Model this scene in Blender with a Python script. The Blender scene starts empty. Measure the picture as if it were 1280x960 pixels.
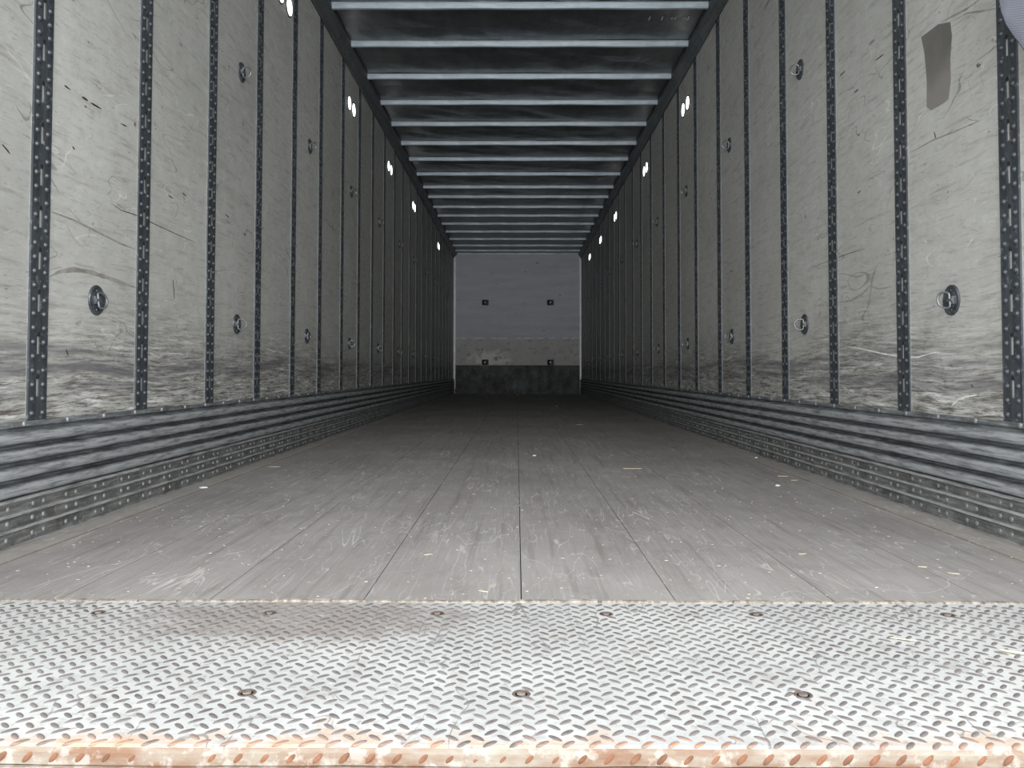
import bpy, bmesh, math, random
from mathutils import Vector, Matrix
random.seed(7)
PI = math.pi
C = bpy.context.scene.collection

# ------------------------------------------------------------------ camera, sky, light, exposure
F = 1030.0            # focal length in pixels of the 1280 wide frame
HC = 0.425            # camera height above the trailer floor
XL, XR = -1.243, 1.262
YR, YP, YF = 0.9466, 1.535, 16.10      # rear sill edge, plate / boards joint, front wall
ZR = 2.76             # roof sheet
cam_d = bpy.data.cameras.new('camera'); cam = bpy.data.objects.new('camera', cam_d); C.objects.link(cam)
cam_d.sensor_width = 36; cam_d.lens = F / 1280 * 36; cam_d.clip_start = 0.02
cam.location = (0, 0, HC)
PITCH, YAW, ROLL = -0.033, 0.0058, 0.0013
cam.rotation_euler = (Matrix.Rotation(YAW, 4, 'Z') @ Matrix.Rotation(PI/2 - PITCH, 4, 'X') @ Matrix.Rotation(ROLL, 4, 'Z')).to_euler()
cam_d.shift_y = -49.0 / 1280
bpy.context.scene.camera = cam

SKY, YARD = 1.68, 3.2
w = bpy.data.worlds.new('sky'); bpy.context.scene.world = w; w.use_nodes = True
nt = w.node_tree; nt.nodes.clear()
def wn(t, **k):
    n = nt.nodes.new(t)
    for a, b in k.items(): setattr(n, a, b)
    return n
tc = wn('ShaderNodeTexCoord'); sep = wn('ShaderNodeSeparateXYZ'); nt.links.new(tc.outputs['Generated'], sep.inputs[0])
# bright overcast sky above, sunlit pale yard running away behind the camera, darker ground close in
def wmap(v, a, b, c, d):
    n = wn('ShaderNodeMapRange'); nt.links.new(v, n.inputs['Value'])
    for k, x in (('From Min', a), ('From Max', b), ('To Min', c), ('To Max', d)): n.inputs[k].default_value = x
    return n.outputs[0]
def wmath(op, a, b):
    n = wn('ShaderNodeMath', operation=op)
    for i, v in enumerate((a, b)):
        if isinstance(v, (int, float)): n.inputs[i].default_value = v
        else: nt.links.new(v, n.inputs[i])
    return n.outputs[0]
back = wmap(wmath('MULTIPLY', sep.outputs[1], -1), .72, 1.0, 0, 1)
yard = wmath('MULTIPLY', wmap(sep.outputs[2], .0, .09, 1, .25), wmap(sep.outputs[2], -.45, -.12, 0, 1))
base = wmap(sep.outputs[2], -.25, .05, .45, SKY)
strength = wmath('ADD', base, wmath('MULTIPLY', wmath('MULTIPLY', back, yard), YARD))
bg = wn('ShaderNodeBackground'); bg.inputs['Color'].default_value = (0.95, 0.985, 1.0, 1)
wo = wn('ShaderNodeOutputWorld')
nt.links.new(strength, bg.inputs['Strength']); nt.links.new(bg.outputs[0], wo.inputs[0])

pl = bpy.data.lights.new('rear_opening_portal', 'AREA'); pl.shape = 'RECTANGLE'; pl.size = 2.5; pl.size_y = 2.76
pl.cycles.is_portal = True
po = bpy.data.objects.new('rear_opening_portal', pl); po.location = (0.01, YR - 0.02, 1.38); po.rotation_euler = (PI/2, 0, 0); C.objects.link(po)

sc = bpy.context.scene
sc.view_settings.view_transform = 'Standard'; sc.view_settings.look = 'None'
sc.view_settings.gamma = 1; sc.view_settings.use_curve_mapping = False
sc.view_settings.exposure = 1.3
sc.cycles.max_bounces = 14; sc.cycles.diffuse_bounces = 10; sc.cycles.glossy_bounces = 5

# ------------------------------------------------------------------ node helpers
class NT:
    def __init__(s, name):
        s.m = bpy.data.materials.new(name); s.m.use_nodes = True
        s.t = s.m.node_tree; s.b = s.t.nodes['Principled BSDF']
        s.co = None
    def n(s, t, **k):
        n = s.t.nodes.new(t)
        for a, b in k.items(): setattr(n, a, b)
        return n
    def l(s, a, b): s.t.links.new(a, b)
    def obj(s):
        if not s.co: s.co = s.n('ShaderNodeTexCoord')
        return s.co.outputs['Object']
    def map(s, scale=(1,1,1), loc=(0,0,0), rot=(0,0,0), src=None):
        m = s.n('ShaderNodeMapping'); m.inputs['Scale'].default_value = scale
        m.inputs['Location'].default_value = loc; m.inputs['Rotation'].default_value = rot
        s.l(src or s.obj(), m.inputs['Vector']); return m.outputs[0]
    def noise(s, vec, scale=1, detail=4, rough=.55, dist=0):
        n = s.n('ShaderNodeTexNoise'); s.l(vec, n.inputs['Vector'])
        n.inputs['Scale'].default_value = scale; n.inputs['Detail'].default_value = detail
        n.inputs['Roughness'].default_value = rough; n.inputs['Distortion'].default_value = dist
        return n.outputs['Fac']
    def rng(s, v, a, b, c=0., d=1., smooth=False):
        n = s.n('ShaderNodeMapRange'); n.clamp = True
        if smooth: n.interpolation_type = 'SMOOTHSTEP'
        s.put(v, n.inputs['Value'])
        for k, x in (('From Min', a), ('From Max', b), ('To Min', c), ('To Max', d)): n.inputs[k].default_value = x
        return n.outputs[0]
    def put(s, v, sock):
        if hasattr(v, 'links') or hasattr(v, 'is_linked'): s.l(v, sock)
        else: sock.default_value = v
    def math(s, op, a, b=None, clamp=False):
        n = s.n('ShaderNodeMath', operation=op); n.use_clamp = clamp
        s.put(a, n.inputs[0])
        if b is not None: s.put(b, n.inputs[1])
        return n.outputs[0]
    def mix(s, f, a, b, mode='MIX'):
        n = s.n('ShaderNodeMix', data_type='RGBA', blend_type=mode)
        s.put(f, n.inputs[0])
        for v, i in ((a, 6), (b, 7)):
            if isinstance(v, tuple): n.inputs[i].default_value = (*v[:3], 1)
            else: s.l(v, n.inputs[i])
        return n.outputs[2]
    def lines(s, scale, loc, width, gate_scale, g0, g1, ns=1., dist=.3):
        n = s.noise(s.map(scale, loc), ns, 2, .45, dist)
        ln = s.rng(s.math('ABSOLUTE', s.math('SUBTRACT', n, .5)), width*.35, width, 1, 0)
        g = s.rng(s.noise(s.map(gate_scale, (loc[0]+3, loc[1]+5, loc[2]+1)), 1, 4, .65), g0, g1)
        return s.math('MULTIPLY', ln, g)
    def sepxyz(s, v=None):
        n = s.n('ShaderNodeSeparateXYZ'); s.l(v or s.obj(), n.inputs[0]); return n.outputs
    def col(s, c): 
        if isinstance(c, tuple): s.b.inputs['Base Color'].default_value = (*c[:3], 1)
        else: s.l(c, s.b.inputs['Base Color'])
    def set(s, rough=None, metal=None, spec=None):
        for v, k in ((rough, 'Roughness'), (metal, 'Metallic'), (spec, 'Specular IOR Level')):
            if v is not None: s.put(v, s.b.inputs[k])
    def bump(s, h, strength=.3, dist=.002):
        n = s.n('ShaderNodeBump'); n.inputs['Strength'].default_value = strength; n.inputs['Distance'].default_value = dist
        s.l(h, n.inputs['Height']); s.l(n.outputs[0], s.b.inputs['Normal'])

def mat_wall(name, seed, flip=1):
    """pale worn liner board: scuffs run along the trailer, dirtier just above the steel band"""
    t = NT(name); o = seed * 13.7
    x = t.sepxyz(); z = x[2]; y = x[1]
    warp = t.noise(t.map((1, 1.3, 2.2), (0, o, 0)), 1.0, 3)
    # tilted coordinates: the strokes wander up and down
    comb = t.n('ShaderNodeCombineXYZ')
    zz = t.math('ADD', z, t.math('MULTIPLY', t.math('SUBTRACT', warp, .5), .055))
    t.l(y, comb.inputs[1]); t.l(zz, comb.inputs[2]); v = comb.outputs[0]
    s1 = t.noise(t.map((1, 4.5, 48), (0, o, 3), src=v), 1, 8, .72)
    s2 = t.noise(t.map((1, 13, 150), (0, o+5, 8), src=v), 1, 6, .66)
    s3 = t.noise(t.map((1, 1.6, 9), (0, o+9, 1), src=v), 1, 5, .6)
    cloud = t.noise(t.map((1, 1.2, 1.5), (0, o, 9)), 1.3, 4)
    spots = t.noise(t.map((1, 9, 16), (0, o, 4)), 2.2, 3, .5)
    # per panel shade
    fl = t.math('FLOOR', t.math('DIVIDE', t.math('SUBTRACT', y, 2.12), .61))
    wnz = t.n('ShaderNodeTexWhiteNoise', noise_dimensions='1D'); t.l(t.math('ADD', fl, seed * 3.3), wnz.inputs['W'])
    pan = t.rng(wnz.outputs['Value'], 0, 1, .90, 1.06)
    base = t.mix(t.rng(cloud, .3, .7), (.44, .434, .405), (.525, .518, .488))
    base = t.mix(t.math('MULTIPLY', t.rng(s1, .53, .66), .75), base, (.30, .285, .255))
    base = t.mix(t.math('MULTIPLY', t.rng(s2, .57, .68), .6), base, (.20, .19, .175))
    base = t.mix(t.math('MULTIPLY', t.rng(s3, .58, .72), .35), base, (.33, .31, .28))
    base = t.mix(t.math('MULTIPLY', t.rng(s1, .40, .28), .45), base, (.66, .655, .63))
    base = t.mix(t.math('MULTIPLY', t.rng(spots, .735, .76), .85), base, (.05, .048, .045))
    mot = t.noise(t.map((1, 9, 14), (0, o+6, 0), src=v), 1.4, 8, .75)
    base = t.mix(t.math('MULTIPLY', t.rng(mot, .50, .66), .40), base, (.33, .32, .29))
    base = t.mix(t.math('MULTIPLY', t.rng(mot, .46, .34), .35), base, (.64, .635, .60))
    nick = t.noise(t.map((1, 26, 85), (0, o+3, 6), src=v), 1, 5, .7)
    base = t.mix(t.math('MULTIPLY', t.rng(nick, .63, .69), .8), base, (.13, .125, .115))
    # curved scratches and gouges
    for k, (sc_, wd, gs, amt, c_) in enumerate((((1, 1.5, 5), .004, (1, 3, 5), .7, (.17, .16, .145)), ((1, 3.5, 7), .005, (1, 5, 7), .6, (.15, .14, .13)),
                                                ((1, 1.2, 2.2), .0022, (1, 2.5, 3), .6, (.16, .15, .14)), ((1, 2.5, 9), .006, (1, 4, 6), .5, (.74, .73, .70)))):
        base = t.mix(t.math('MULTIPLY', t.lines(sc_, (k*3, o+k*7, k*2), wd, gs, .53, .60), amt), base, c_)
    # grime and chafing low down, handled height of pallets
    low = t.rng(t.math('ADD', z, t.math('MULTIPLY', t.math('SUBTRACT', cloud, .5), .35)), .34, .72, 1, 0, True)
    g1 = t.noise(t.map((1, 5.5, 95), (0, o+1, 2), src=v), 1, 9, .76)
    g2 = t.noise(t.map((1, 4.5, 60), (0, o+4, 7), src=v), 1, 8, .72)
    base = t.mix(t.math('MULTIPLY', low, t.rng(g1, .46, .60)), base, (.115, .10, .085))
    g4 = t.noise(t.map((1, 15, 190), (0, o+11, 2), src=v), 1, 6, .7)
    base = t.mix(t.math('MULTIPLY', low, t.rng(g4, .54, .64, 0, .85)), base, (.085, .072, .06))
    base = t.mix(t.math('MULTIPLY', low, t.rng(g2, .53, .63)), base, (.74, .73, .71))
    band = t.math('MULTIPLY', t.rng(z, .33, .42, 0, 1, True), t.rng(z, .46, .54, 1, 0, True))
    g3 = t.noise(t.map((1, 1.1, 22), (0, o+8, 5), src=v), 1, 6, .6)
    base = t.mix(t.math('MULTIPLY', band, t.rng(g3, .42, .6, 0, .8)), base, (.125, .12, .13))
    sm = t.n('ShaderNodeMix', data_type='RGBA', blend_type='MULTIPLY'); sm.inputs[0].default_value = 1
    t.l(base, sm.inputs[6]); cc = t.n('ShaderNodeCombineColor')
    for i in range(3): t.l(pan, cc.inputs[i])
    t.l(cc.outputs[0], sm.inputs[7]); t.col(sm.outputs[2])
    t.set(rough=t.rng(s1, .3, .7, .42, .62), spec=.35)
    t.bump(t.math('ADD', s1, t.math('MULTIPLY', cloud, .6)), .25, .006)
    return t.m

def mat_steel(name, dark=(.05, .06, .068), light=(.30, .33, .35), metal=.55, rough=.42, stretch=(1, 6, 60), lo=.42, hi=.68, grime=.5, seedv=0., rust=0., wear=0.):
    t = NT(name)
    a = t.noise(t.map(stretch, (seedv, seedv*2, 3)), 1, 6, .65)
    b = t.noise(t.map((14, 14, 14), (seedv, 1, 0)), 1, 5, .6)
    c = t.noise(t.map((70, 70, 70)), 1, 3, .5)
    col = t.mix(t.rng(a, lo, hi), dark, light)
    col = t.mix(t.math('MULTIPLY', t.rng(b, .48, .66), grime), col, (.045, .042, .038))
    col = t.mix(t.math('MULTIPLY', t.rng(c, .60, .72), .35), col, (.45, .47, .48))
    if wear:      # proud ridges are rubbed bright
        xx = t.sepxyz()[0]; u = t.math('MINIMUM', t.math('SUBTRACT', xx, XL), t.math('SUBTRACT', XR, xx))
        col = t.mix(t.math('MULTIPLY', t.rng(u, wear-.002, wear+.001), t.rng(a, .36, .56, .15, .8)), col, (.50, .515, .525))
    if rust: col = t.mix(t.math('MULTIPLY', t.rng(b, .52, .42), rust), col, (.30, .17, .10))
    t.col(col); t.set(rough=t.rng(a, .3, .7, rough + .14, rough - .08), metal=metal)
    t.bump(t.math('ADD', a, b), .25, .002)
    return t.m

def mat_boards():
    t = NT('worn_hardwood_boards')
    x = t.sepxyz()
    s1 = t.noise(t.map((42, 1.6, 1)), 1, 6, .6); s2 = t.noise(t.map((150, 5, 1), (4, 0, 0)), 1, 4, .6)
    cl = t.noise(t.map((1.4, .9, 1), (3, 0, 0)), 1.6, 5, .6)
    fine = t.noise(t.map((90, 60, 1), (1, 0, 0)), 1, 4, .6)
    base = t.mix(t.rng(cl, .32, .68), (.265, .245, .236), (.345, .323, .311))
    base = t.mix(t.math('MULTIPLY', t.rng(s1, .52, .70), .5), base, (.155, .14, .13))
    base = t.mix(t.math('MULTIPLY', t.rng(s2, .54, .68), .5), base, (.42, .40, .385))
    base = t.mix(t.math('MULTIPLY', t.rng(fine, .60, .75), .45), base, (.46, .44, .42))
    # dust along both sides
    ax = t.math('ABSOLUTE', x[0])
    dust = t.math('MULTIPLY', t.rng(ax, 1.08, 1.16, 0, 1, True), .55)
    base = t.mix(dust, base, (.42, .385, .345))
    # pale scrape marks
    for k, (sc_, wd, gs, amt) in enumerate((((9, 1.2, 1), .006, (3, 2, 1), .55), ((16, 2.4, 1), .009, (4, 2.2, 1), .55), ((7, 4, 1), .005, (3, 3, 1), .45), ((26, 3, 1), .014, (3, 1.5, 1), .5), ((3, 1.6, 1), .0022, (3, 2, 1), .5))):
        base = t.mix(t.math('MULTIPLY', t.lines(sc_, (k*5+1, k*3, 0), wd, gs, .50, .60, 1., .8), amt), base, (.58, .565, .54))
    blot = t.noise(t.map((11, 7, 1), (6, 0, 0)), 1.2, 6, .7)
    base = t.mix(t.math('MULTIPLY', t.rng(blot, .52, .70), .4), base, (.19, .175, .165))
    t.col(base); t.set(rough=.8, spec=.12)
    t.bump(t.math('ADD', s1, fine), .25, .003)
    return t.m

def mat_plate(name='galvanised_tread_plate'):
    t = NT(name)
    x = t.sepxyz()
    a = t.noise(t.map((3, 4, 3)), 1, 6, .65); b = t.noise(t.map((16, 16, 16)), 1, 6, .65); c = t.noise(t.map((120, 120, 60)), 1, 4, .6)
    base = t.mix(t.rng(a, .35, .65), (.475, .475, .468), (.61, .605, .595))
    base = t.mix(t.math('MULTIPLY', t.rng(b, .56, .68), .55), base, (.36, .34, .325))
    base = t.mix(t.math('MULTIPLY', t.rng(c, .60, .70), .40), base, (.27, .25, .24))
    # brown oily patch at the left of the joint
    dx = t.math('DIVIDE', t.math('ADD', x[0], .38), .30); dy = t.math('DIVIDE', t.math('SUBTRACT', x[1], 1.44), .13)
    r = t.math('SQRT', t.math('ADD', t.math('MULTIPLY', dx, dx), t.math('MULTIPLY', dy, dy)))
    patch = t.rng(t.math('ADD', r, t.math('MULTIPLY', t.math('SUBTRACT', b, .5), 1.8)), .55, 1.25, .75, 0, True)
    base = t.mix(patch, base, (.27, .225, .20))
    # rust coming in from the sill edge
    e = t.rng(t.math('ADD', x[1], t.math('MULTIPLY', t.math('SUBTRACT', b, .5), .28)), .945, 1.0, 1, 0, True)
    ru = t.math('MULTIPLY', e, t.rng(a, .42, .58))
    base = t.mix(t.math('MULTIPLY', ru, .75), base, (.56, .36, .22))
    # orange and black smears on the joint
    sp = t.noise(t.map((7, 7, 7), (5, 5, 0)), 1, 5, .6)
    base = t.mix(t.math('MULTIPLY', t.rng(sp, .66, .74), .5), base, (.58, .38, .26))
    base = t.mix(t.math('MULTIPLY', t.rng(sp, .33, .26), .6), base, (.22, .21, .22))
    # thin dragged lines
    for k, (sc_, wd) in enumerate((((9, 1.6, 1), .0045), ((14, 4, 1), .006), ((6, 5, 1), .004))):
        base = t.mix(t.math('MULTIPLY', t.lines(sc_, (k*4, k*6+1, 0), wd, (4, 5, 1), .52, .58), .7), base, (.17, .155, .15))
    sp2 = t.noise(t.map((45, 45, 45), (2, 7, 0)), 1, 6, .75)
    base = t.mix(t.math('MULTIPLY', t.rng(sp2, .57, .66), .6), base, (.24, .22, .21))
    base = t.mix(t.math('MULTIPLY', t.rng(sp2, .42, .34), .5), base, (.72, .72, .71))
    t.col(base); t.set(rough=.55, metal=.15, spec=.4); t.bump(t.math('ADD', b, c), .3, .001)
    return t.m

def mat_lug():
    t = NT('dark_raised_tread_lugs')  # lugs coloured darker and browner than the plate
    b = t.noise(t.map((9, 9, 9)), 1, 5, .65); c = t.noise(t.map((60, 60, 60)), 1, 3)
    base = t.mix(t.rng(b, .35, .65), (.115, .10, .097), (.20, .185, .18))
    base = t.mix(t.math('MULTIPLY', t.rng(c, .5, .7), .5), base, (.26, .245, .235))
    x = t.sepxyz(); e = t.rng(x[1], .938, .99, 1, 0, True)
    base = t.mix(t.math('MULTIPLY', e, t.rng(b, .4, .6)), base, (.50, .26, .15))
    t.col(base); t.set(rough=.6, metal=.1); return t.m

def mat_sill():
    t = NT('rusty_rolled_sill_edge')
    a = t.noise(t.map((9, 9, 30)), 1, 6, .65); c = t.noise(t.map((50, 50, 50)), 1, 5, .6)
    base = t.mix(t.rng(a, .38, .62), (.25, .225, .185), (.165, .088, .05))
    base = t.mix(t.math('MULTIPLY', t.rng(c, .52, .62), .6), base, (.36, .335, .30))
    t.col(base); t.set(rough=.7); t.bump(c, .4, .002); return t.m

def flat(name, c, rough=.5, metal=0., var=.25, scale=25):
    t = NT(name); n = t.noise(t.map((scale, scale, scale)), 1, 4)
    t.col(t.mix(t.rng(n, .35, .65), tuple(v*(1-var) for v in c), tuple(min(1, v*(1+var)) for v in c)))
    t.set(rough=rough, metal=metal); return t.m

def mat_roof():
    t = NT('dull_aluminium_roof_sheet')
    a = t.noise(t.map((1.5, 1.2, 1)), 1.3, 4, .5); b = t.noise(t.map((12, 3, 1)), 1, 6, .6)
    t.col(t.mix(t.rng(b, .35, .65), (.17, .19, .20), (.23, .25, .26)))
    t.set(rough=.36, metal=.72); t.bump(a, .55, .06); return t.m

def mat_front():
    t = NT('worn_front_wall_liner')
    x = t.sepxyz(); z = x[2]
    a = t.noise(t.map((3, 1, 5)), 1, 6, .65); b = t.noise(t.map((1.2, 1, 9), (2, 0, 0)), 1, 5); c = t.noise(t.map((9, 1, 12)), 1, 4)
    up = t.mix(t.rng(b, .35, .65), (.62, .64, .69), (.71, .73, .78))
    up = t.mix(t.math('MULTIPLY', t.rng(a, .55, .7), .4), up, (.48, .48, .51))
    lo = t.mix(t.rng(a, .35, .65), (.60, .585, .56), (.70, .68, .655))
    lo = t.mix(t.math('MULTIPLY', t.rng(c, .56, .66), .5), lo, (.28, .26, .24))
    dx = t.math('DIVIDE', t.math('ADD', x[0], .52), .42); dz = t.math('DIVIDE', t.math('SUBTRACT', z, .68), .16)
    r = t.math('SQRT', t.math('ADD', t.math('MULTIPLY', dx, dx), t.math('MULTIPLY', dz, dz)))
    worn = t.rng(t.math('ADD', r, t.math('MULTIPLY', t.math('SUBTRACT', c, .5), 2.0)), .45, 1.2, 1, 0, True)
    lo = t.mix(worn, lo, (1, .97, .92))
    lo = t.mix(t.math('MULTIPLY', worn, t.rng(a, .55, .62)), lo, (.55, .38, .27))
    base = t.mix(t.math('LESS_THAN', z, 1.085), up, lo)
    ln = t.math('MULTIPLY', t.rng(t.math('ABSOLUTE', t.math('SUBTRACT', z, 1.083)), .008, .014, 1, 0), t.rng(t.noise(t.map((6, 1, 1)), 1, 4), .42, .55))
    base = t.mix(ln, base, (1, .98, .94))
    spots = t.noise(t.map((7, 1, 10), (3, 0, 1)), 1.3, 3, .5)
    base = t.mix(t.math('MULTIPLY', t.rng(spots, .68, .72), .8), base, (.08, .08, .09))
    t.col(base); t.set(rough=.5, spec=.3); t.bump(a, .3, .006); return t.m

def mat_fabric():
    t = NT('blue_grey_woven_fabric')
    wv = t.n('ShaderNodeTexWave', bands_direction='DIAGONAL'); wv.inputs['Scale'].default_value = 120; t.l(t.obj(), wv.inputs['Vector'])
    n = t.noise(t.map((9, 9, 9)), 1, 3)
    c = t.mix(wv.outputs['Fac'], (.075, .08, .10), (.12, .125, .15)); t.col(t.mix(t.rng(n, .4, .6, 0, .4), c, (.09, .09, .11)))
    t.set(rough=.85); t.bump(wv.outputs['Fac'], .5, .001); return t.m

def mat_emit(name, c, s):
    t = NT(name); t.col(c); t.b.inputs['Emission Color'].default_value = (*c, 1); t.b.inputs['Emission Strength'].default_value = s; return t.m

M = dict(
    wall_l=mat_wall('scuffed_pale_liner_left', 1), wall_r=mat_wall('scuffed_pale_liner_right', 2),
    post=mat_steel('dark_galvanised_post', (.045, .053, .062), (.11, .122, .135), .3, .42, (30, 30, 3.5), .4, .7, .35, 2.),
    rivet=mat_steel('rivet_steel', (.045, .051, .058), (.115, .125, .135), .3, .32, (20, 20, 20), .35, .65, .15),
    seat=flat('rust_brown_seat', (.12, .085, .07), .7, 0, .4, 90), screw=flat('brown_screw', (.21, .175, .16), .6, .2, .3, 60),
    railrivet=flat('worn_rail_rivet', (.25, .258, .262), .5, .1, .35, 60),
    back=flat('pale_backing', (.36, .36, .34), .6, 0, .2), hole=flat('dark_hole', (.012, .012, .013), .9, 0, .1),
    edge=flat('highlight_post_flange', (.24, .245, .24), .5, .2, .25, 60),  # paler than the post: light caught on its edges put into the colour
    scuff=mat_steel('battered_galvanised_band', (.15, .158, .165), (.38, .395, .405), .3, .5, (1, 9, 120), .42, .68, .5, 5., wear=.030),
    rail=mat_steel('dirty_base_rail', (.15, .148, .145), (.33, .325, .315), .25, .55, (1, 10, 120), .44, .68, .5, 9., wear=.0245),
    boards=mat_boards(), plate=mat_plate(), lug=mat_lug(), sill=mat_sill(),
    sub=flat('dark_gap', (.02, .018, .016), .9, 0, .1), roof=mat_roof(),
    bow=mat_steel('galvanised_roof_bow', (.47, .54, .595), (.60, .665, .72), .1, .4, (6, 40, 40), .35, .65, .1, 3.),
    cove=mat_steel('dark_cove_rail', (.10, .112, .118), (.16, .175, .18), .4, .45, (30, 2, 30), .35, .7, .3, 4.),
    front=mat_front(), kick=mat_steel('dark_kick_plate', (.028, .028, .03), (.065, .065, .066), .05, .5, (5, 1, 3), .4, .7, .4, 6.),
    trim=flat('bright_aluminium_trim', (.80, .80, .80), .4, .2, .12, 8),
    ring=mat_steel('ring_steel', (.13, .135, .145), (.34, .35, .36), .6, .3, (20, 20, 20), .4, .65, .2),
    pan=mat_steel('ring_pan_steel', (.045, .05, .058), (.17, .185, .20), .5, .4, (18, 18, 18), .4, .65, .4),
    fabric=mat_fabric(), lens=mat_emit('lit_white_lens', (1, .97, .94), 1.6), lampbody=flat('dark_lamp_body', (.05, .045, .042), .5, 0, .2),
    straw=flat('pale_straw', (.55, .49, .37), .7, 0, .2, 40), chip=flat('white_chip', (.72, .72, .70), .6, 0, .08, 40),
    stain=None, asphalt=flat('asphalt', (.16, .155, .15), .9, 0, .25, 3), shell=flat('white_trailer_skin', (.5, .5, .5), .5, 0, .05, 3),
    splinter=None,
)
t = NT('dark_adhesive_residue'); n1 = t.noise(t.map((1, 8, 5)), 1, 5); z = t.sepxyz()[2]
c = t.mix(t.rng(n1, .35, .65), (.115, .11, .10), (.17, .162, .15)); c = t.mix(t.rng(t.math('ADD', z, t.math('MULTIPLY', t.math('SUBTRACT', n1, .5), .25)), 1.26, 1.38, .85, 0, True), c, (.25, .235, .215))
t.col(c); t.set(rough=.65); M['stain'] = t.m
t = NT('splintered_board_ends'); n1 = t.noise(t.map((60, 30, 1)), 1, 5, .7)
c = t.mix(t.rng(n1, .40, .60), (.17, .145, .125), (.46, .40, .34)); t.col(c); t.set(rough=.8); M['splinter'] = t.m

# ------------------------------------------------------------------ mesh helpers
class MB:
    def __init__(s): s.v = []; s.f = []; s.mi = []
    def face(s, idx, m=0): s.f.append(idx); s.mi.append(m)
    def box(s, x0, x1, y0, y1, z0, z1, m=0):
        b = len(s.v); s.v += [(x0,y0,z0),(x1,y0,z0),(x1,y1,z0),(x0,y1,z0),(x0,y0,z1),(x1,y0,z1),(x1,y1,z1),(x0,y1,z1)]
        for q in ((0,3,2,1),(4,5,6,7),(0,1,5,4),(1,2,6,5),(2,3,7,6),(3,0,4,7)): s.face([b+i for i in q], m)
    def lathe(s, prof, fr, n=16, m=0, arc=None):
        """prof: (radius, height) list; fr(r, a, h) -> xyz"""
        b = len(s.v)
        for (r, h) in prof:
            for k in range(n): s.v.append(fr(r, 2*PI*k/n, h))
        for j in range(len(prof)-1):
            for k in range(n): s.face([b+j*n+k, b+j*n+(k+1)%n, b+(j+1)*n+(k+1)%n, b+(j+1)*n+k], m)
        if prof[-1][0] > 0: s.face([b+(len(prof)-1)*n+k for k in range(n)], m)
    def tube(s, pts, r, n=8, closed=False, m=0):
        b = len(s.v); P = [Vector(p) for p in pts]; L = len(P)
        for i, p in enumerate(P):
            d = (P[(i+1) % L] - P[i-1]) if closed else (P[min(i+1, L-1)] - P[max(i-1, 0)])
            d.normalize(); up = Vector((0, 0, 1)) if abs(d.z) < .9 else Vector((0, 1, 0))
            if closed: up = s.cn
            a = d.cross(up).normalized(); c_ = a.cross(d).normalized()
            for k in range(n): s.v.append(tuple(p + a*math.cos(2*PI*k/n)*r + c_*math.sin(2*PI*k/n)*r))
        for i in range(L if closed else L-1):
            for k in range(n):
                i2 = (i+1) % L; s.face([b+i*n+k, b+i*n+(k+1)%n, b+i2*n+(k+1)%n, b+i2*n+k], m)
        if not closed:
            s.face([b+k for k in range(n)][::-1], m); s.face([b+(L-1)*n+k for k in range(n)], m)
    def extrude_y(s, prof, y0, y1, m=0, segs=1, jit=0., rnd=None, cap=True):
        """closed or open polyline prof of (x,z), along y"""
        b = len(s.v); n = len(prof); R = rnd or random
        for i in range(segs+1):
            y = y0 + (y1-y0)*i/segs
            for (x, z) in prof: s.v.append((x + R.uniform(-jit, jit), y, z + R.uniform(-jit, jit)*.7))
        for i in range(segs):
            for k in range(n): s.face([b+i*n+k, b+i*n+(k+1)%n, b+(i+1)*n+(k+1)%n, b+(i+1)*n+k], m)
        if cap: s.face([b+k for k in range(n)], m); s.face([b+segs*n+k for k in range(n)][::-1], m)
    def mesh(s, name, mats, smooth=False):
        me = bpy.data.meshes.new(name); me.from_pydata(s.v, [], s.f)
        for m in mats: me.materials.append(m)
        if len(mats) > 1: me.polygons.foreach_set('material_index', s.mi)
        bm = bmesh.new(); bm.from_mesh(me); bmesh.ops.recalc_face_normals(bm, faces=bm.faces); bm.to_mesh(me); bm.free()
        if smooth: me.polygons.foreach_set('use_smooth', [True]*len(me.polygons))
        me.update(); return me
    def build(s, name, mats, parent=None, smooth=False, loc=(0,0,0), rot=(0,0,0)):
        if not isinstance(mats, (list, tuple)): mats = [mats]
        return link(name, s.mesh(name, mats, smooth), parent, loc, rot)
def link(name, me, parent=None, loc=(0,0,0), rot=(0,0,0)):
    o = bpy.data.objects.new(name, me); C.objects.link(o); o.location = loc; o.rotation_euler = rot
    if parent: o.parent = parent
    return o
def tag(o, label=None, cat=None, group=None, kind=None):
    if label: o['label'] = label
    if cat: o['category'] = cat
    if group: o['group'] = group
    if kind: o['kind'] = kind
    return o
def thing(name, label, cat, loc=(0,0,0), rz=0, group=None):
    o = bpy.data.objects.new(name, None); C.objects.link(o); o.location = loc; o.rotation_euler = (0, 0, rz)
    o.empty_display_size = .05
    return tag(o, label, cat, group)
def copy_tree(root, loc, rz):
    r = root.copy(); C.objects.link(r); r.location = loc; r.rotation_euler = (0, 0, rz)
    for ch in root.children:
        c_ = ch.copy(); C.objects.link(c_); c_.parent = r
        for g in ch.children:
            d = g.copy(); C.objects.link(d); d.parent = c_
    return r
ORD = ['first','second','third','fourth','fifth','sixth','seventh','eighth','ninth','tenth','eleventh','twelfth','thirteenth','fourteenth',
       'fifteenth','sixteenth','seventeenth','eighteenth','nineteenth','twentieth','twenty-first','twenty-second','twenty-third','twenty-fourth']

def hd_at(py): return math.tan(math.atan((431-py)/F) + .033)          # height over distance of a point seen at row py
def dep(px, py, X):                                                     # distance of a point seen at (px, py) standing X aside
    return F*X/abs(px-646) / (.9995 + hd_at(py)*.033)
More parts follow.
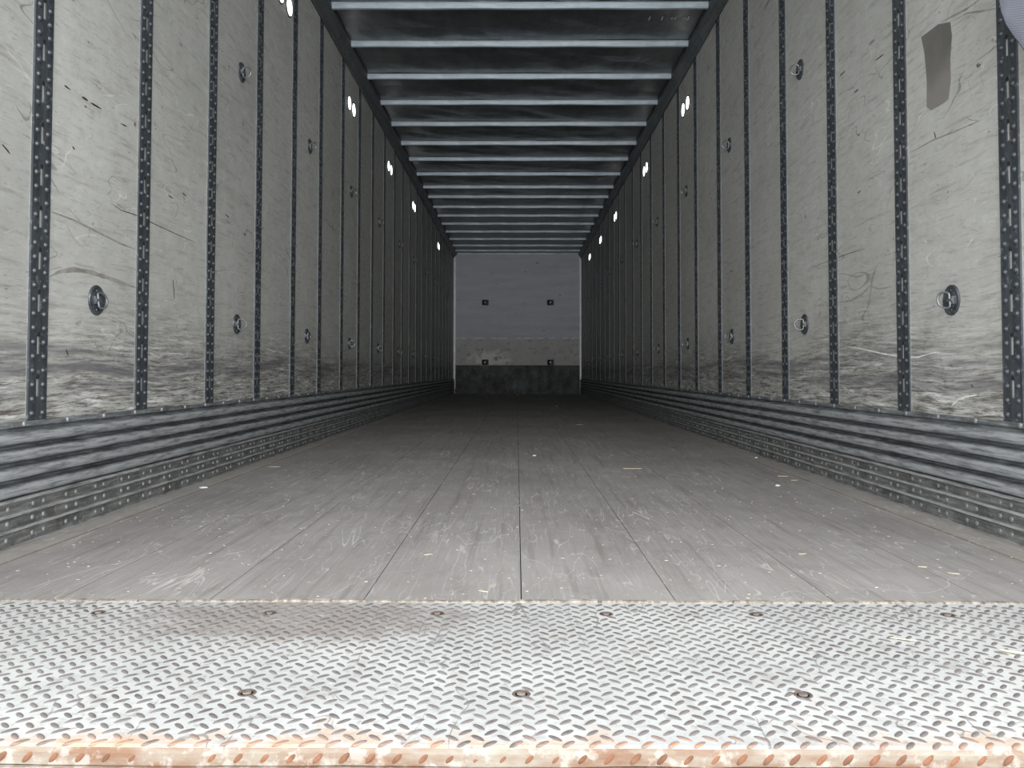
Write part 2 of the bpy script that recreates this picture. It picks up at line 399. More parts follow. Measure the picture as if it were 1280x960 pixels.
# ------------------------------------------------------------------ shell
def struct(o, label, cat): return tag(o, label, cat, kind='structure')
b = MB(); b.box(XL-.05, XL, YR, YF+.05, -.02, ZR+.06)
wall_l = struct(b.build('wall_left', M['wall_l']), 'pale scuffed liner wall on the left between dark riveted posts', 'wall')
b = MB(); b.box(XR, XR+.05, YR, YF+.05, -.02, ZR+.06)
wall_r = struct(b.build('wall_right', M['wall_r']), 'pale scuffed liner wall on the right with a dark residue patch', 'wall')
b = MB(); b.box(XL-.05, XR+.05, YF, YF+.05, -.02, ZR+.06)
wall_f = struct(b.build('wall_front', M['front']), 'grey end wall closing the far end of the trailer', 'wall')

# ceiling: thin sheet slightly buckled between bows
b = MB(); nx, ny = 14, 120
rr = random.Random(3)
for k in (0, 1):
    for j in range(ny+1):
        for i in range(nx+1):
            dz = rr.uniform(-.004, .004) if k == 0 and 0 < i < nx else 0
            b.v.append((XL-.02 + (XR-XL+.04)*i/nx, YR + (YF-YR+.05)*j/ny, ZR + dz + k*.04))
N = (nx+1)*(ny+1)
for j in range(ny):
    for i in range(nx):
        a = j*(nx+1)+i; b.face([a, a+1, a+nx+2, a+nx+1]); b.face([N+a+nx+1, N+a+nx+2, N+a+1, N+a])
for j in range(ny):
    a = j*(nx+1); b.face([a, a+nx+1, N+a+nx+1, N+a]); a += nx; b.face([a, N+a, N+a+nx+1, a+nx+1])
for i in range(nx):
    b.face([i, N+i, N+i+1, i+1]); a = ny*(nx+1)+i; b.face([a, a+1, N+a+1, N+a])
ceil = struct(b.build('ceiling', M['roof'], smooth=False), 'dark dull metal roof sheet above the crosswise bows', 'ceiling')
b = MB()   # small pale printed marks on the sheet
for px in (813.5, 829.5, 842, 846, 858, 862.5):
    X = (px-646)*5.36/F; h = .028 if px in (813.5, 829.5, 862.5) else .014
    b.box(X-.004, X+.004, 5.36-h, 5.36+h, ZR-.0065, ZR-.005)
b.build('pale_mark', M['chip'], ceil)

# floor boards with open joints on dark underlay
seams = [XL, -1.135, -.855, -.572, -.285, .009, .296, .590, .880, 1.140, XR]
b = MB()
for i in range(len(seams)-1):
    g = .0009
    gp = lambda q: 0 if q in (0, len(seams)-1) else (.0048 if q in (1, len(seams)-2) else .0010)
    x0, x1 = seams[i] + gp(i), seams[i+1] - gp(i+1)
    b.box(x0, x1, YP+.006, YF, -.03, 0, 0)
b.box(XL, XR, YP+.006, YF, -.05, -.028, 1)
floor = struct(b.build('floor', [M['boards'], M['sub']]), 'worn brown grey hardwood board floor running to the end wall', 'floor')

# ------------------------------------------------------------------ baseboards: corrugated band + riveted base rail
ZT = .300
def band_profile():
    """(u, z) inward offset from the wall, from the top flange down"""
    p = [(0, ZT), (.012, ZT), (.013, ZT-.012)]
    z = .286
    for k in range(4):
        p += [(.008, z-.001), (.002, z-.004), (.004, z-.008), (.026, z-.0105), (.032, z-.015), (.034, z-.021), (.033, z-.030), (.029, z-.0365), (.020, z-.0405)]
        z -= .0425
    p += [(.010, z), (.009, .1165), (0, .1165)]
    return p
def rail_profile():
    return [(0, .1165), (.022, .1165), (.031, .114), (.031, .109), (.021, .104), (.018, .082), (.026, .079), (.027, .073), (.019, .069),
            (.018, .046), (.026, .043), (.027, .037), (.019, .033), (.019, .004), (.028, .0008), (0, .0008)]
def dome(r, h, n=10):
    m_ = MB(); m_.lathe([(r, 0), (r*.96, h*.45), (r*.72, h*.8), (r*.34, h)], lambda R, a, H: (H, R*math.cos(a), R*math.sin(a)), n)
    return m_
def dome_at(mb, x, y, z, sgn, r, h, n=8, m=0):
    mb.lathe([(r, 0), (r*.93, h*.5), (r*.6, h*.88), (r*.2, h)], lambda R, a, H: (x+sgn*H, y+R*math.cos(a), z+R*math.sin(a)), n, m)
rivet_me = dome(.0072, .0042, 10).mesh('rivet', [M['railrivet']], True)
def baseboard(side):
    sg, X0 = (1, XL) if side == 'left' else (-1, XR)
    # straight and fairly even lengths, the trailer side is one long run
    root = struct(thing('baseboard_'+side, None, None), 'corrugated battered steel band with riveted rail along the foot of the %s wall' % side, 'baseboard')
    b = MB(); rr = random.Random(11 if sg > 0 else 12)
    b.extrude_y([(X0+sg*u, z) for u, z in band_profile()], YR, YF, segs=110, jit=.0009, rnd=rr)
    b.build('corrugated_band', M['scuff'], root)
    b = MB(); b.extrude_y([(X0+sg*u, z) for u, z in rail_profile()], YR, YF, segs=90, jit=.0004, rnd=rr)
    b.build('base_rail', M['rail'], root)
    # flange rivets
    fl = MB(); y = YR + .11; k = 0
    while y < YF - .1:
        if 1.95 < y < 5.2: link('flange_rivet', rivet_me, root, (X0+sg*.0122, y, ZT-.006), (0, 0, 0 if sg > 0 else PI))
        else: dome_at(fl, X0+sg*.0122, y, ZT-.006, sg, .0068, .0035)
        y += .2
    tag(fl.build('flange_rivet_row', M['railrivet'], root, True), kind='stuff')
    rest = MB(); n = 0; y = YR + .06
    rv = random.Random(5)
    while y < YF - .1:
        for dy in (0, .048):
            for zz in (.0925, .0575, .0185):
                yy = y + dy + rv.uniform(-.003, .003)
                if n < 99 and yy > 1.93:
                    o = link('rail_rivet', rivet_me, root, (X0+sg*.018, yy, zz), (0, 0, 0 if sg > 0 else PI)); n += 1
                else: dome_at(rest, X0+sg*.018, yy, zz, sg, .0068, .0042)
        y += .155
    tag(rest.build('rail_rivet_rows', M['railrivet'], root, True), kind='stuff')
baseboard('left'); baseboard('right')

# ------------------------------------------------------------------ cove rails where walls meet the roof
def cove(side):
    sg, X0 = (1, XL) if side == 'left' else (-1, XR)
    du = .070 if side == 'left' else .055
    zb = HC + (2.236 if side == 'left' else 2.223); zt = HC + 2.30
    b = MB(); b.extrude_y([(X0, zb), (X0+sg*.010, zb-.004), (X0+sg*.014, zb+.003), (X0+sg*(du-.004), zt-.004), (X0+sg*du, zt), (X0+sg*du, ZR-.005), (X0, ZR-.005)], YR, YF-.001)
    o = b.build('trim_1' if side == 'left' else 'trim_2', M['cove'])
    struct(o, 'dark sloped roof rail along the top of the %s wall' % side, 'trim')
cove('left'); cove('right')

# ------------------------------------------------------------------ tread plate sill
root = thing('tread_plate', 'pale metal diamond tread plate across the trailer threshold, rusty front edge', 'tread plate', (0, 0, 0))
b = MB()
LIP = .021
segs = 60; rs = random.Random(2)
prof = [(YP, -.02), (YP, -.0005), (YR+.009, -.0005), (YR+.003, -.002), (YR, -.007), (YR+.0005, -LIP), (YR+.02, -LIP)]
for i in range(segs+1):
    x = XL + (XR-XL)*i/segs; w_ = rs.uniform(-.0012, .0012)
    for k, (y, z) in enumerate(prof): b.v.append((x, y + (w_ if k > 1 else 0), z + (w_*.4 if k > 3 else 0)))
n = len(prof)
for i in range(segs):
    for k in range(n):
        q = [i*n+k, i*n+(k+1)%n, (i+1)*n+(k+1)%n, (i+1)*n+k]; b.face(q, 1 if k in (3, 4, 5) else 0)
b.face(list(range(n))); b.face([segs*n+k for k in range(n)][::-1])
plate = b.build('plate', [M['plate'], M['sill']], root)
# raised lugs
def lug(mb, cx, cy, ang, L=.0112, W=.0037, H=.0018, fr=None):
    ca, sa = math.cos(ang), math.sin(ang); base = len(mb.v); n = 10
    fr = fr or (lambda x, y, z: (x, y, z))
    for (s_, h) in ((1.0, 0), (.80, H*.75), (.5, H)):
        for k in range(n):
            a = 2*PI*k/n; u = math.cos(a)*L*(.9+.1*s_ if s_ == 1 else .9*s_+.05); v = math.sin(a)*W*s_
            mb.v.append(fr(cx + u*ca - v*sa, cy + u*sa + v*ca, h))
    for j in range(2):
        for k in range(n): mb.face([base+j*n+k, base+j*n+(k+1)%n, base+(j+1)*n+(k+1)%n, base+(j+1)*n+k])
    mb.face([base+2*n+k for k in range(n)])
P = .0300
screws = [(px, 1.465, 767) for px in (127, 340, 548, 757, 942, 1178)] + [(313, 1.104, 0), (652, 1.104, 0), (999, 1.104, 0)]
SC = [((px-646)*d/F, d) for px, d, _ in screws]
b = MB(); rl = random.Random(4)
i0, i1 = int(XL/P), int(XR/P)
for i in range(i0, i1+1):
    for j in range(0, 21):
        for o_, ang in ((0, PI/4), (.5, -PI/4)):
            x = (i+o_)*P; y = YR + .011 + (j+o_)*P*.985
            if y > YP-.014 or x < XL+.012 or x > XR-.012: continue
            if any((x-a)**2+(y-c_)**2 < .013**2 for a, c_ in SC): continue
            lug(b, x, y, ang + rl.uniform(-.05, .05), H=.0016*rl.uniform(.8, 1.15), fr=lambda X, Y, Z: (X, Y, -.0006+Z))
b.build('raised_lugs', M['lug'], root, True)
tag(bpy.data.objects['raised_lugs'], kind='stuff')
b = MB()
for i in range(i0, i1+1):   # lugs that roll over the front lip
    x = (i+.5)*P*1.0
    if x < XL+.02 or x > XR-.02: continue
    lug(b, x, -.0125, PI/4, L=.0085, W=.0034, H=.0016, fr=lambda X, Z, H_: (X, YR+.0008-H_, Z))
tag(b.build('lip_lugs', flat('orange_rusted_lug', (.15, .062, .03), .75, 0, .35, 60), root, True), kind='stuff')
# lower ledge under the lip
b = MB(); b.box(XL, XR, YR-.004, YR+.03, -.060, -LIP-.001)
b.build('sill_ledge', M['sill'], root)
for (x, y) in SC:   # sunk screws in dimpled holes
    b = MB(); b.lathe([(.0125, 0), (.0115, .0012), (.0095, .0006), (.0082, -.0001)], lambda R, a, H: (x+R*math.cos(a), y+R*math.sin(a), -.0004+H), 20, 0)
    s_ = b.build('screw_seat', M['seat'], root, True)
    b = MB(); b.lathe([(.0062, 0), (.0055, .0014), (.0032, .0018)], lambda R, a, H: (x+R*math.cos(a), y+R*math.sin(a), -.0003+H), 16)
    b.build('screw_head', M['screw'], s_, True)
# splintered ends of the boards
b = MB(); rs = random.Random(8)
x = XL+.004
while x < XR-.02:
    L = rs.uniform(.012, .075); w_ = rs.uniform(.003, .009)
    b.box(x, min(x+L, XR-.003), YP-.001+rs.uniform(0, .003), YP+.004+w_, -.018, .0008+rs.uniform(0, .0022)); x += L*rs.uniform(.9, 1.15)
struct(b.build('trim_3', M['splinter']), 'pale splintered strip where the boards meet the tread plate', 'trim')

# ------------------------------------------------------------------ roof bows
ybow = [6.9, 54.8, 95.5, 128, 154.8, 178.8, 198.7, 217.3, 233.6, 245.8, 258.4, 269.3, 279.5, 289.3, 298.6, 306.7]
HB = 2.318
bd = [HB/hd_at(y) for y in ybow]
bd = [bd[0]-.62] + bd + [bd[-1]+.62]
def bow_mesh():
    b = MB(); x0, x1 = XL+.071, XR-.056; nseg = 30; rb = random.Random(9)
    # hat section: (y, z) relative, z measured down from the sheet
    pr = [(-.022, 0), (-.022, -.004), (-.0150, -.005), (-.0125, -.030), (-.009, -.036), (.013, -.036), (.0165, -.030), (.019, -.005), (.028, -.004), (.028, 0)]
    for i in range(nseg+1):
        x = x0 + (x1-x0)*i/nseg; dz = .0015*math.sin(i*.7)
        for (y, z) in pr: b.v.append((x, y, z + (dz if z < -.01 else 0)))
    n = len(pr)
    for i in range(nseg):
        for k in range(n): b.face([i*n+k, i*n+(k+1)%n, (i+1)*n+(k+1)%n, (i+1)*n+k])
    b.face(list(range(n))); b.face([nseg*n+k for k in range(n)][::-1]); return b
bow_me = bow_mesh().mesh('roof_bow', [M['bow']])
def tab_mesh(x):
    b = MB(); b.box(x-.045, x+.045, -.020, .026, -.0035, .0); b.box(x-.045, x+.045, -.018, -.0165, -.03, -.003); return b.mesh('end_bracket', [M['bow']])
tabl, tabr = tab_mesh(XL+.118), tab_mesh(XR-.102)
for i, d in enumerate(bd):
    where = 'nearest the open end' if i == 0 else ('last before the end wall' if i == len(bd)-1 else '%s in from the open end' % ORD[i])
    o = thing('roof_bow', 'pale galvanised steel bow across the dark roof, ' + where, 'roof beam', (0, d, ZR-.002), 0, 'roof bows across the ceiling')
    link('bow_bar', bow_me, o)
    if i < 8:
        link('end_bracket', tabl, o, (0, 0, -.001)); link('end_bracket', tabr, o, (0, 0, -.001))

# ------------------------------------------------------------------ logistics posts
ZB0, ZB1 = ZT, HC+2.226
PH = ZB1-ZB0; PW = .040; SP = .1095; SW = .0070
def post_plate(detail=True):
    b = MB(); u0, u1 = .0016, .0062
    b.box(u0, u1, -PW, -SW, 0, PH, 0); b.box(u0, u1, SW, PW, 0, PH, 0)
    z = .004; 
    while z < PH:
        z2 = min(z + SP - .053, PH)
        b.box(u0, u1, -SW, SW, z, z2, 0)          # bridge below the slot
        if z2 + .053 > PH: break
        b.lathe([(.0060, 0), (.0060, .0016)], lambda R, a, H: (.0048+H, R*math.cos(a), z2+.051+R*math.sin(a)), 12, 1)
        z = z2 + .053
    # folded long edges
    for s_ in (-1, 1): b.box(u0, .0066, s_*PW - .0012, s_*PW + .0012, 0, PH, 0)
    return b.mesh('slotted_plate', [M['post'], M['hole']])
def post_backing():
    b = MB(); b.box(0, .0018, -PW-.0014, PW+.0014, 0, PH, 0)
    return b.mesh('post_flange', [M['edge']])
def post_slotfill():
    b = MB(); b.box(.0018, .0026, -SW-.002, SW+.002, .01, PH-.01, 0)
    return b.mesh('slot_backing', [M['back']])
plate_me, back_me, slot_me = post_plate(), post_backing(), post_slotfill()
prv = MB()
prv.lathe([(.0085, 0), (.0085, .0012), (.0058, .0014), (.0056, .0034), (.0040, .0048), (.0015, .0052)], lambda R, a, H: (H, R*math.cos(a), R*math.sin(a)), 10)
prv_me = prv.mesh('rivet', [M['rivet']], True)
rivpos = []
z = .018
while z < PH-.01:
    rivpos += [(-.0235, z), (.0235, z)]; z += SP/3
def rivet_row(zmin):
    b = MB()
    for (y, z) in rivpos:
        if z >= zmin:
            b.lathe([(.0085, 0), (.0085, .0012), (.0058, .0014), (.0052, .0040), (.0018, .0050)], lambda R, a, H: (.0062+H, y+R*math.cos(a), z+R*math.sin(a)), 8)
    return b.mesh('rivet_rows', [M['rivet']], True)
row_all = rivet_row(0)
LX = [45.3,176,261.3,320.8,365,398.5,426.3,447.4,464.3,479.3,491.9,502.2,511.6,520]
RX = [1263.6,1128,1041.5,980.8,935,899.6,870.6,849,830.3,814.3,801.9,791.3,781.5,774,766.9,761.3,755.6,750,745,740,735.4]
dl = [F*1.238/(646-x) for x in LX]; dr = [F*1.257/(x-646) for x in RX]
while dl[-1] < YF-.9: dl.append(dl[-1]+.61)
while dr[-1] < YF-.8: dr.append(dr[-1]+.61)
posts = {'left': dl, 'right': dr}
for side in ('left', 'right'):
    X0, rz, sg = (XL, 0, 1) if side == 'left' else (XR, PI, -1)
    for i, d in enumerate(posts[side]):
        lab = 'dark riveted slotted steel post on the %s wall, %s' % (side, 'nearest the open end' if i == 0 else ('%s in from the open end' % ORD[i] if i < len(ORD) else 'beside the end wall'))
        o = thing('logistics_post', lab, 'wall post', (X0, d, ZB0), rz, 'riveted posts on the %s wall' % side)
        link('slotted_plate', plate_me, o); link('post_flange', back_me, o)
        if i < 10: link('slot_backing', slot_me, o)
        if i < 3:
            zmax = HC + hd_at(0)*d - ZB0 + .03
            for (y, z) in rivpos:
                if z < zmax: link('rivet', prv_me, o, (.0062, y, z))
            rest = [p for p in rivpos if p[1] >= zmax]
            tag(link('rivet_rows', rivet_row(zmax), o), kind='stuff')
        elif i < 12: tag(link('rivet_rows', row_all, o), kind='stuff')

# ------------------------------------------------------------------ lashing rings
def disc_fr(R, a, H): return (H, R*math.cos(a), R*math.sin(a))
b = MB(); b.lathe([(.0445, 0), (.0445, .004), (.042, .0062), (.038, .006), (.034, .0028), (.022, .0018), (.0, .0018)][:-1], disc_fr, 28); pan_me = b.mesh('pan', [M['pan']], True)
b = MB(); b.box(.002, .006, -.013, .013, -.011, .011); b.box(.0055, .0105, -.013, .013, -.0035, .0035); br_me = b.mesh('ring_clip', [M['ring']])
def ring_mesh():
    b = MB(); pts = []; R = .0235
    for k in range(24):
        a = 2*PI*k/24; u = R*math.cos(a)
        u = max(u, -R*.55)   # flat side held by the clip
        pts.append((u + R*.55, 0, R*math.sin(a)))
    b.cn = Vector((0, 1, 0)); b.tube(pts, .0034, 8, closed=True); return b.mesh('ring', [M['ring']], True)
ring_me = ring_mesh()
b = MB(); b.lathe([(.0038, 0), (.0034, .0018), (.0016, .0022)], disc_fr, 8); scr_me = b.mesh('screw', [M['rivet']], True)
def lash(name_label, loc, rz, ang, pan=pan_me, grp=None, tilt=0.):
    o = thing('lashing_ring', name_label, 'lashing ring', loc, rz, grp)
    p = link('pan', pan, o); link('ring_clip', br_me, o)
    r = link('ring', ring_me, o, (.0075, 0, 0)); r.rotation_euler = (tilt, 0, ang)
    for s_ in (-1, 1): link('screw', scr_me, p, (.0028, 0, s_*.028))
    return o
rings_d = [2.42, 3.64, 4.86, 6.10, 7.36, 8.62, 9.85, 11.08, 12.3, 13.5, 14.7]
for side in ('left', 'right'):
    X0, rz, sg = (XL, 0, 1) if side == 'left' else (XR, PI, -1)
    for row, zz in (('lower', .635), ('upper', 1.773)):
        for i, d in enumerate(rings_d):
            if row == 'upper' and i == 0: continue
            if side == 'right': d -= .03
            if row == 'upper': d += .025
            flatd = (side == 'left' and row == 'lower' and i in (0, 2))
            ang = (1.35 if flatd else random.uniform(-.25, .25)) * (1 if sg > 0 else -1)
            k = sum(1 for q in posts[side] if q < d)
            lab = 'round steel pan with %s ring in the %s row on the %s wall, %s past the open end' % ('folded' if flatd else 'hanging', row, side, ('%s one' % ORD[i]))
            lab = '%s lashing ring in round pan, %s row of %s wall, just past the %s post' % ('folded' if flatd else 'outstanding', row, side, ORD[k-1])
            lash(lab, (X0, d, zz), rz, ang, grp='lashing rings, %s row on the %s wall' % (row, side), tilt=random.uniform(-.15, .15))
# square pans on the end wall
b = MB(); 
def rr_pts(w_, h, r, n=5):
    out = []
    for (cx, cz, a0) in ((w_-r, h-r, 0), (-w_+r, h-r, PI/2), (-w_+r, -h+r, PI), (w_-r, -h+r, 3*PI/2)):
        for k in range(n): a = a0 + PI/2*k/(n-1); out.append((cx+r*math.cos(a), cz+r*math.sin(a)))
    return out
def pan_layers(b, layers):
    base = len(b.v); n = 20
    for (w_, h, r, u) in layers:
        for (y, z) in rr_pts(w_, h, r): b.v.append((u, y, z))
    for j in range(len(layers)-1):
        for k in range(n): b.face([base+j*n+k, base+j*n+(k+1)%n, base+(j+1)*n+(k+1)%n, base+(j+1)*n+k])
    b.face([base+(len(layers)-1)*n+k for k in range(n)])
pan_layers(b, [(.066, .054, .02, 0), (.066, .054, .02, .006), (.060, .048, .018, .010), (.050, .038, .012, .009), (.044, .032, .01, .003)])
sq_me = b.mesh('square_pan', [flat('black_square_pan', (.03, .03, .033), .5, .2, .3)], True)
for nm, (x, z) in {'upper left': (-.617, 1.785), 'upper right': (.657, 1.785), 'lower left': (-.617, .615), 'lower right': (.66, .615)}.items():
    o = lash('black square lashing ring pan at the %s of the end wall' % nm, (x, YF, z), -PI/2, 0, pan=sq_me, grp='lashing rings on the end wall')
    for c_ in o.children:
        if c_.name.startswith('ring') and c_.data == ring_me: c_.rotation_euler = (0, 0, 1.45); c_.scale = (1.5, 1.5, 1.5)

# ------------------------------------------------------------------ paired wall lights
b = MB(); b.lathe([(.056, 0), (.056, .003), (.050, .004)], disc_fr, 24); fix_me = b.mesh('lamp_rim', [M['lampbody']], True)
b = MB(); b.lathe([(.047, 0), (.046, .003), (.035, .005), (.012, .006)], disc_fr, 24); lens_me = b.mesh('lens', [M['lens']], True)
for side, ds in (('left', [dep(*p, 1.238) for p in ((356, -6), (439.2, 134.5), (487.2, 211.5), (517.3, 259), (548, 310))]), ('right', [dep(*p, 1.257) for p in ((856, 136), (806.3, 213.5), (769, 272), (750.5, 302), (737, 324))])):
    X0, rz, sg = (XL, 0, 1) if side == 'left' else (XR, PI, -1)
    for i, d in enumerate(ds):
        k = sum(1 for q in posts[side] if q < d)
        o = thing('wall_light', 'paired bright oval lights high on the %s wall, %s' % (side, 'nearest the open end' if i == 0 else ('deepest in the trailer' if i == 4 else '%s in from the open end' % ORD[i])),
                  'wall light', (X0, d, HC+1.985), rz, 'paired lights on the %s wall' % side)
        for s_ in (-1, 1): link('lens', lens_me, link('lamp_rim', fix_me, o, (0, s_*.081, 0)), (.004, 0, 0))

# ------------------------------------------------------------------ end wall fittings
b = MB(); b.box(XL+.035, XR-.03, YF-.006, YF-.0005, .002, .558); b.build('kick_plate', M['kick'], wall_f)
b = MB()
for x0, x1 in ((XL+.012, XL+.045), (XR-.034, XR-.004)):
    b = MB(); b.box(x0, x1, YF-.020, YF-.0005, .10, ZR-.05); b.build('corner_strip', M['trim'], wall_f)
b = MB(); b.box(XL+.045, XR-.035, YF-.014, YF-.0005, HC+2.305, HC+2.333); b.build('header_strip', M['trim'], wall_f)

# ------------------------------------------------------------------ residue patch, fabric flap
def wall_pt_right(px, py): d = dep(px, py, XR); return (d, HC + hd_at(py)*d)
poly = [(1150, 47), (1171, 31), (1186, 28), (1188, 45), (1186, 75), (1187, 100), (1184, 124), (1162, 138), (1157, 134), (1157, 100), (1154, 66)]
b = MB(); pts = [wall_pt_right(*p) for p in poly]
for u in (0, .0012):
    for (y, z) in pts: b.v.append((XR-u, y, z))
n = len(pts); b.face(list(range(n, 2*n)))
for k in range(n): b.face([k, (k+1)%n, n+(k+1)%n, n+k])
b.build('residue_patch', M['stain'], wall_r)

# gouges and smears that can be told apart on the two walls
def wall_pt(side, px, py):
    X = -XL if side == 'left' else XR; d = dep(px, py, X); return (d, HC + hd_at(py)*d)
def mark(side, pts, width, mat, name):
    P3 = [wall_pt(side, *p) for p in pts]; sg, X0 = (1, XL) if side == 'left' else (-1, XR)
    fine = []
    for i in range(len(P3)-1):
        for k in range(4): fine.append(tuple(P3[i][j] + (P3[i+1][j]-P3[i][j])*k/4 for j in (0, 1)))
    fine.append(P3[-1]); b = MB(); n = len(fine); rm = random.Random(int(pts[0][0]))
    for i, (y, z) in enumerate(fine):
        w_ = width*(math.sin(PI*(i+.35)/(n-.3))**.6)*rm.uniform(.6, 1.15)
        a = fine[max(i-1, 0)]; c_ = fine[min(i+1, n-1)]; L = math.hypot(c_[0]-a[0], c_[1]-a[1]) or 1
        ny, nz = -(c_[1]-a[1])/L, (c_[0]-a[0])/L
        for q in (-1, 1): b.v.append((X0+sg*.0007, y+ny*w_*q, z+nz*w_*q))
        for q in (-1, 1): b.v.append((X0-sg*.001, y+ny*w_*q, z+nz*w_*q))
    for i in range(n-1):
        o_ = i*4; b.face([o_, o_+1, o_+5, o_+4]); b.face([o_, o_+4, o_+6, o_+2]); b.face([o_+1, o_+3, o_+7, o_+5])
    b.build(name, mat, wall_l if side == 'left' else wall_r)
gm = flat('black_gouge', (.045, .042, .04), .8, 0, .3, 60); sm_ = flat('brown_rub_mark', (.30, .28, .255), .6, 0, .25, 30); wm_ = flat('pale_fresh_scratch', (.72, .71, .68), .6, 0, .15, 60)
for side, x, y, dx, dy in (('left', 82, 109, 4, 3), ('left', 104, 123, 4, 2.5), ('left', 118, 132, 7, 4), ('left', 153, 156, 4, 2), ('left', 105, 133, 1.5, 1.5), ('left', 5, 186, 5, 6), ('left', 229, 243, 2.5, 2),
                           ('left', 90, 185, 1.5, 2), ('left', 212, 246, 3, 2), ('left', 283, 270, 2.5, 2), ('left', 216, 362, 1, 12), ('left', 82, 441, 1.5, 4), ('left', 305, 293, 2, 1.5),
                           ('right', 1069, 114, 2.5, -2), ('right', 1072, 169, 1.5, -1), ('right', 1073, 240, 2, -2), ('right', 1167, 169, 1, 4), ('right', 1098, 72, 5, -4), ('right', 1052, 92, 3, -3), ('right', 914, 339, 2, -1)):
    mark(side, [(x-dx, y-dy), (x, y), (x+dx, y+dy)], .0035 if x in (118, 216, 104) else .0026, gm, 'gouge')
mark('left', [(137, 254), (150, 263), (166, 268), (185, 277), (200, 284), (222, 294), (243, 303)], .0014, gm, 'scratch')
mark('left', [(60, 346), (72, 340), (90, 337), (110, 340), (132, 347), (152, 354), (169, 360)], .0075, sm_, 'rub_mark')
mark('left', [(60, 264), (90, 275), (120, 290), (150, 305), (168, 312)], .0035, sm_, 'rub_mark')
mark('right', [(1046, 378), (1062, 376), (1076, 368), (1086, 357), (1098, 361), (1114, 358)], .0045, sm_, 'rub_mark')
mark('right', [(1056, 432), (1078, 436), (1100, 441), (1122, 445), (1146, 446), (1166, 440), (1180, 441)], .0030, wm_, 'scratch')
mark('right', [(1188, 507), (1196, 499), (1206, 495), (1220, 493)], .0040, wm_, 'scratch')
mark('right', [(1014, 334), (1040, 324), (1062, 316), (1080, 310)], .0012, gm, 'scratch')
mark('right', [(1175, 28), (1190, 20), (1206, 12), (1222, 0)], .0035, sm_, 'rub_mark')
mark('right', [(1192, 26), (1206, 17), (1222, 15), (1244, 11)], .0025, sm_, 'rub_mark')
mark('right', [(1138, 190), (1165, 175), (1195, 163), (1225, 150)], .0030, sm_, 'rub_mark')
b = MB()   # hanging woven flap near the rear right
nu, nv = 14, 30; Y0 = 1.86
def fl_pt(i, j, th):
    s_ = i/nu; t_ = j/nv
    x = 1.100 + .142*s_ + .015*(1-t_)*math.sin(3*s_)
    zb = 1.285 - .40*s_     # diagonal lower edge
    z = zb + (2.45-zb)*t_
    x -= .012*(1-t_)*0 + (.006*math.sin(9*t_))*(1-s_)
    y = Y0 + .012*math.sin(7*s_+3*t_) + .01*math.sin(14*s_) + th
    return (x, y, z)
for th in (0, .003):
    for j in range(nv+1):
        for i in range(nu+1): b.v.append(fl_pt(i, j, th))
Nn = (nu+1)*(nv+1)
for j in range(nv):
    for i in range(nu):
        a = j*(nu+1)+i; b.face([a, a+1, a+nu+2, a+nu+1]); b.face([Nn+a+nu+1, Nn+a+nu+2, Nn+a+1, Nn+a])
for i in range(nu):
    b.face([i, Nn+i, Nn+i+1, i+1]); a = nv*(nu+1)+i; b.face([a, a+1, Nn+a+1, Nn+a])
for j in range(nv):
    a = j*(nu+1); b.face([a, a+nu+1, Nn+a+nu+1, Nn+a]); a += nu; b.face([a, Nn+a, Nn+a+nu+1, a+nu+1])
tag(b.build('fabric_flap', M['fabric'], smooth=True), 'blue grey woven fabric flap hanging by the right wall, top right corner', 'fabric flap')

# ------------------------------------------------------------------ litter on the floor
def floor_pt(px, py): d = -HC/hd_at(py); return ((px-646)*d*(.9995+hd_at(py)*.033)/F, d)
def stick(px, py, L, ang, label, r=.0011, mat='straw', bend=.1, zoff=0., cat='straw', name='straw'):
    x, y = floor_pt(px, py); b = MB(); pts = []
    for k in range(6):
        t_ = k/5-.5; pts.append((math.cos(ang)*L*t_ - math.sin(ang)*bend*L*(t_*t_), math.sin(ang)*L*t_ + math.cos(ang)*bend*L*(t_*t_), 0))
    b.tube(pts, r, 6); o = b.build(name, M[mat], None, True, (x, y, r*1.0+zoff)); return tag(o, label, cat, 'straw pieces on the trailer floor')
stick(791, 586, .085, .05, 'pale curved straw lying on the boards right of the middle seam', .0018, bend=.25)
stick(1263, 815, .034, -.6, 'thick yellowish straw on the tread plate at the right edge', .0019, zoff=.001)
stick(1128, 799, .038, -.45, 'thin pale straw on the tread plate right of centre', .0010, zoff=.001)
stick(342, 584.5, .055, .0, 'long thin straw by the left board joint', .0013)
stick(604, 740, .022, -.5, 'short pale straw on boards just behind the tread plate, centre', .0012)
stick(978, 595, .040, -.2, 'pale straw beside the right board joint, farther of two', .0014)
stick(993, 600, .030, .1, 'pale straw beside the right board joint, nearer of two', .0014)
stick(724, 531, .06, 0, 'small far straw on the dark boards toward the end wall', .0018)
stick(1003, 692, .020, .2, 'short white straw on the boards right of the outer seam', .0012)
stick(1152, 708, .018, -.3, 'tiny straw on the boards near the right rear corner', .0012)
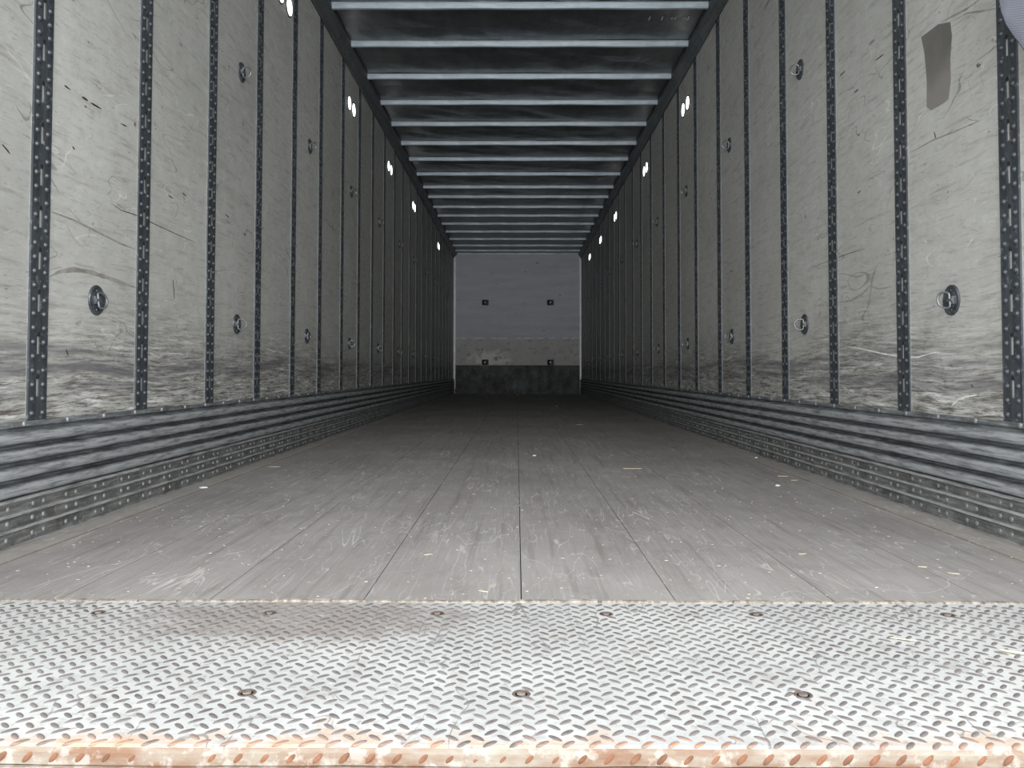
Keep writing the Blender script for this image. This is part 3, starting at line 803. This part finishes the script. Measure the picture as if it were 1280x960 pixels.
stick(1190, 716, .024, -.6, 'bent straw on the boards near the right rear corner', .0012, bend=.5)
stick(536, 694, .022, .5, 'short straw on boards left of the middle seam', .0012)
def chip(px, py, s_, label, hh=.004):
    x, y = floor_pt(px, py); b = MB(); n = 7; rc = random.Random(int(px))
    for h in (0, hh*.6, hh):
        for k in range(n):
            a = 2*PI*k/n; r = s_*(1 if h < hh else .55)*rc.uniform(.7, 1.15); b.v.append((r*math.cos(a), r*.6*math.sin(a), h + (rc.uniform(0, .002) if h else 0)))
    for j in (0, 1):
        for k in range(n): b.face([j*n+k, j*n+(k+1)%n, (j+1)*n+(k+1)%n, (j+1)*n+k])
    b.face([2*n+k for k in range(n)]); b.face(list(range(n))[::-1])
    tag(b.build('paper_chip', M['chip'], None, False, (x, y, .0005)), label, 'litter', 'white scraps on the trailer floor')
chip(254, 611, .016, 'white scrap lying on the left board joint')
chip(972, 607, .009, 'white crumpled scrap on the boards right of centre')
chip(668, 570, .010, 'small white scrap right of the middle seam')
chip(945, 572, .008, 'small white scrap at the foot of the right wall')
chip(696, 508, .016, 'tiny white scrap far back on the dark boards')
# flecks: nobody could count them
b = MB(); rf = random.Random(21)
for _ in range(750):
    x = rf.uniform(XL+.04, XR-.04); y = YP + .02 + abs(rf.gauss(0, 1.3)); y = min(y, 9)
    L = rf.uniform(.001, .0042); a = rf.uniform(0, PI); w_ = rf.uniform(.0004, .0009)
    c_, s_ = math.cos(a), math.sin(a); h = rf.uniform(.0004, .0012); i = len(b.v)
    for (u, v) in ((-L, -w_), (L, -w_), (L, w_), (-L, w_)): b.v.append((x+u*c_-v*s_, y+u*s_+v*c_, .0003))
    for (u, v) in ((-L, 0), (L, 0)): b.v.append((x+u*c_*.8, y+u*s_*.8, .0003+h))
    for q in ((0,1,5,4), (2,3,4,5), (1,2,5), (3,0,4), (3,2,1,0)): b.face([i+k for k in q])
tag(b.build('wood_flecks', M['straw']), 'scattered pale splinters and chaff on the floor boards', 'debris', kind='stuff')
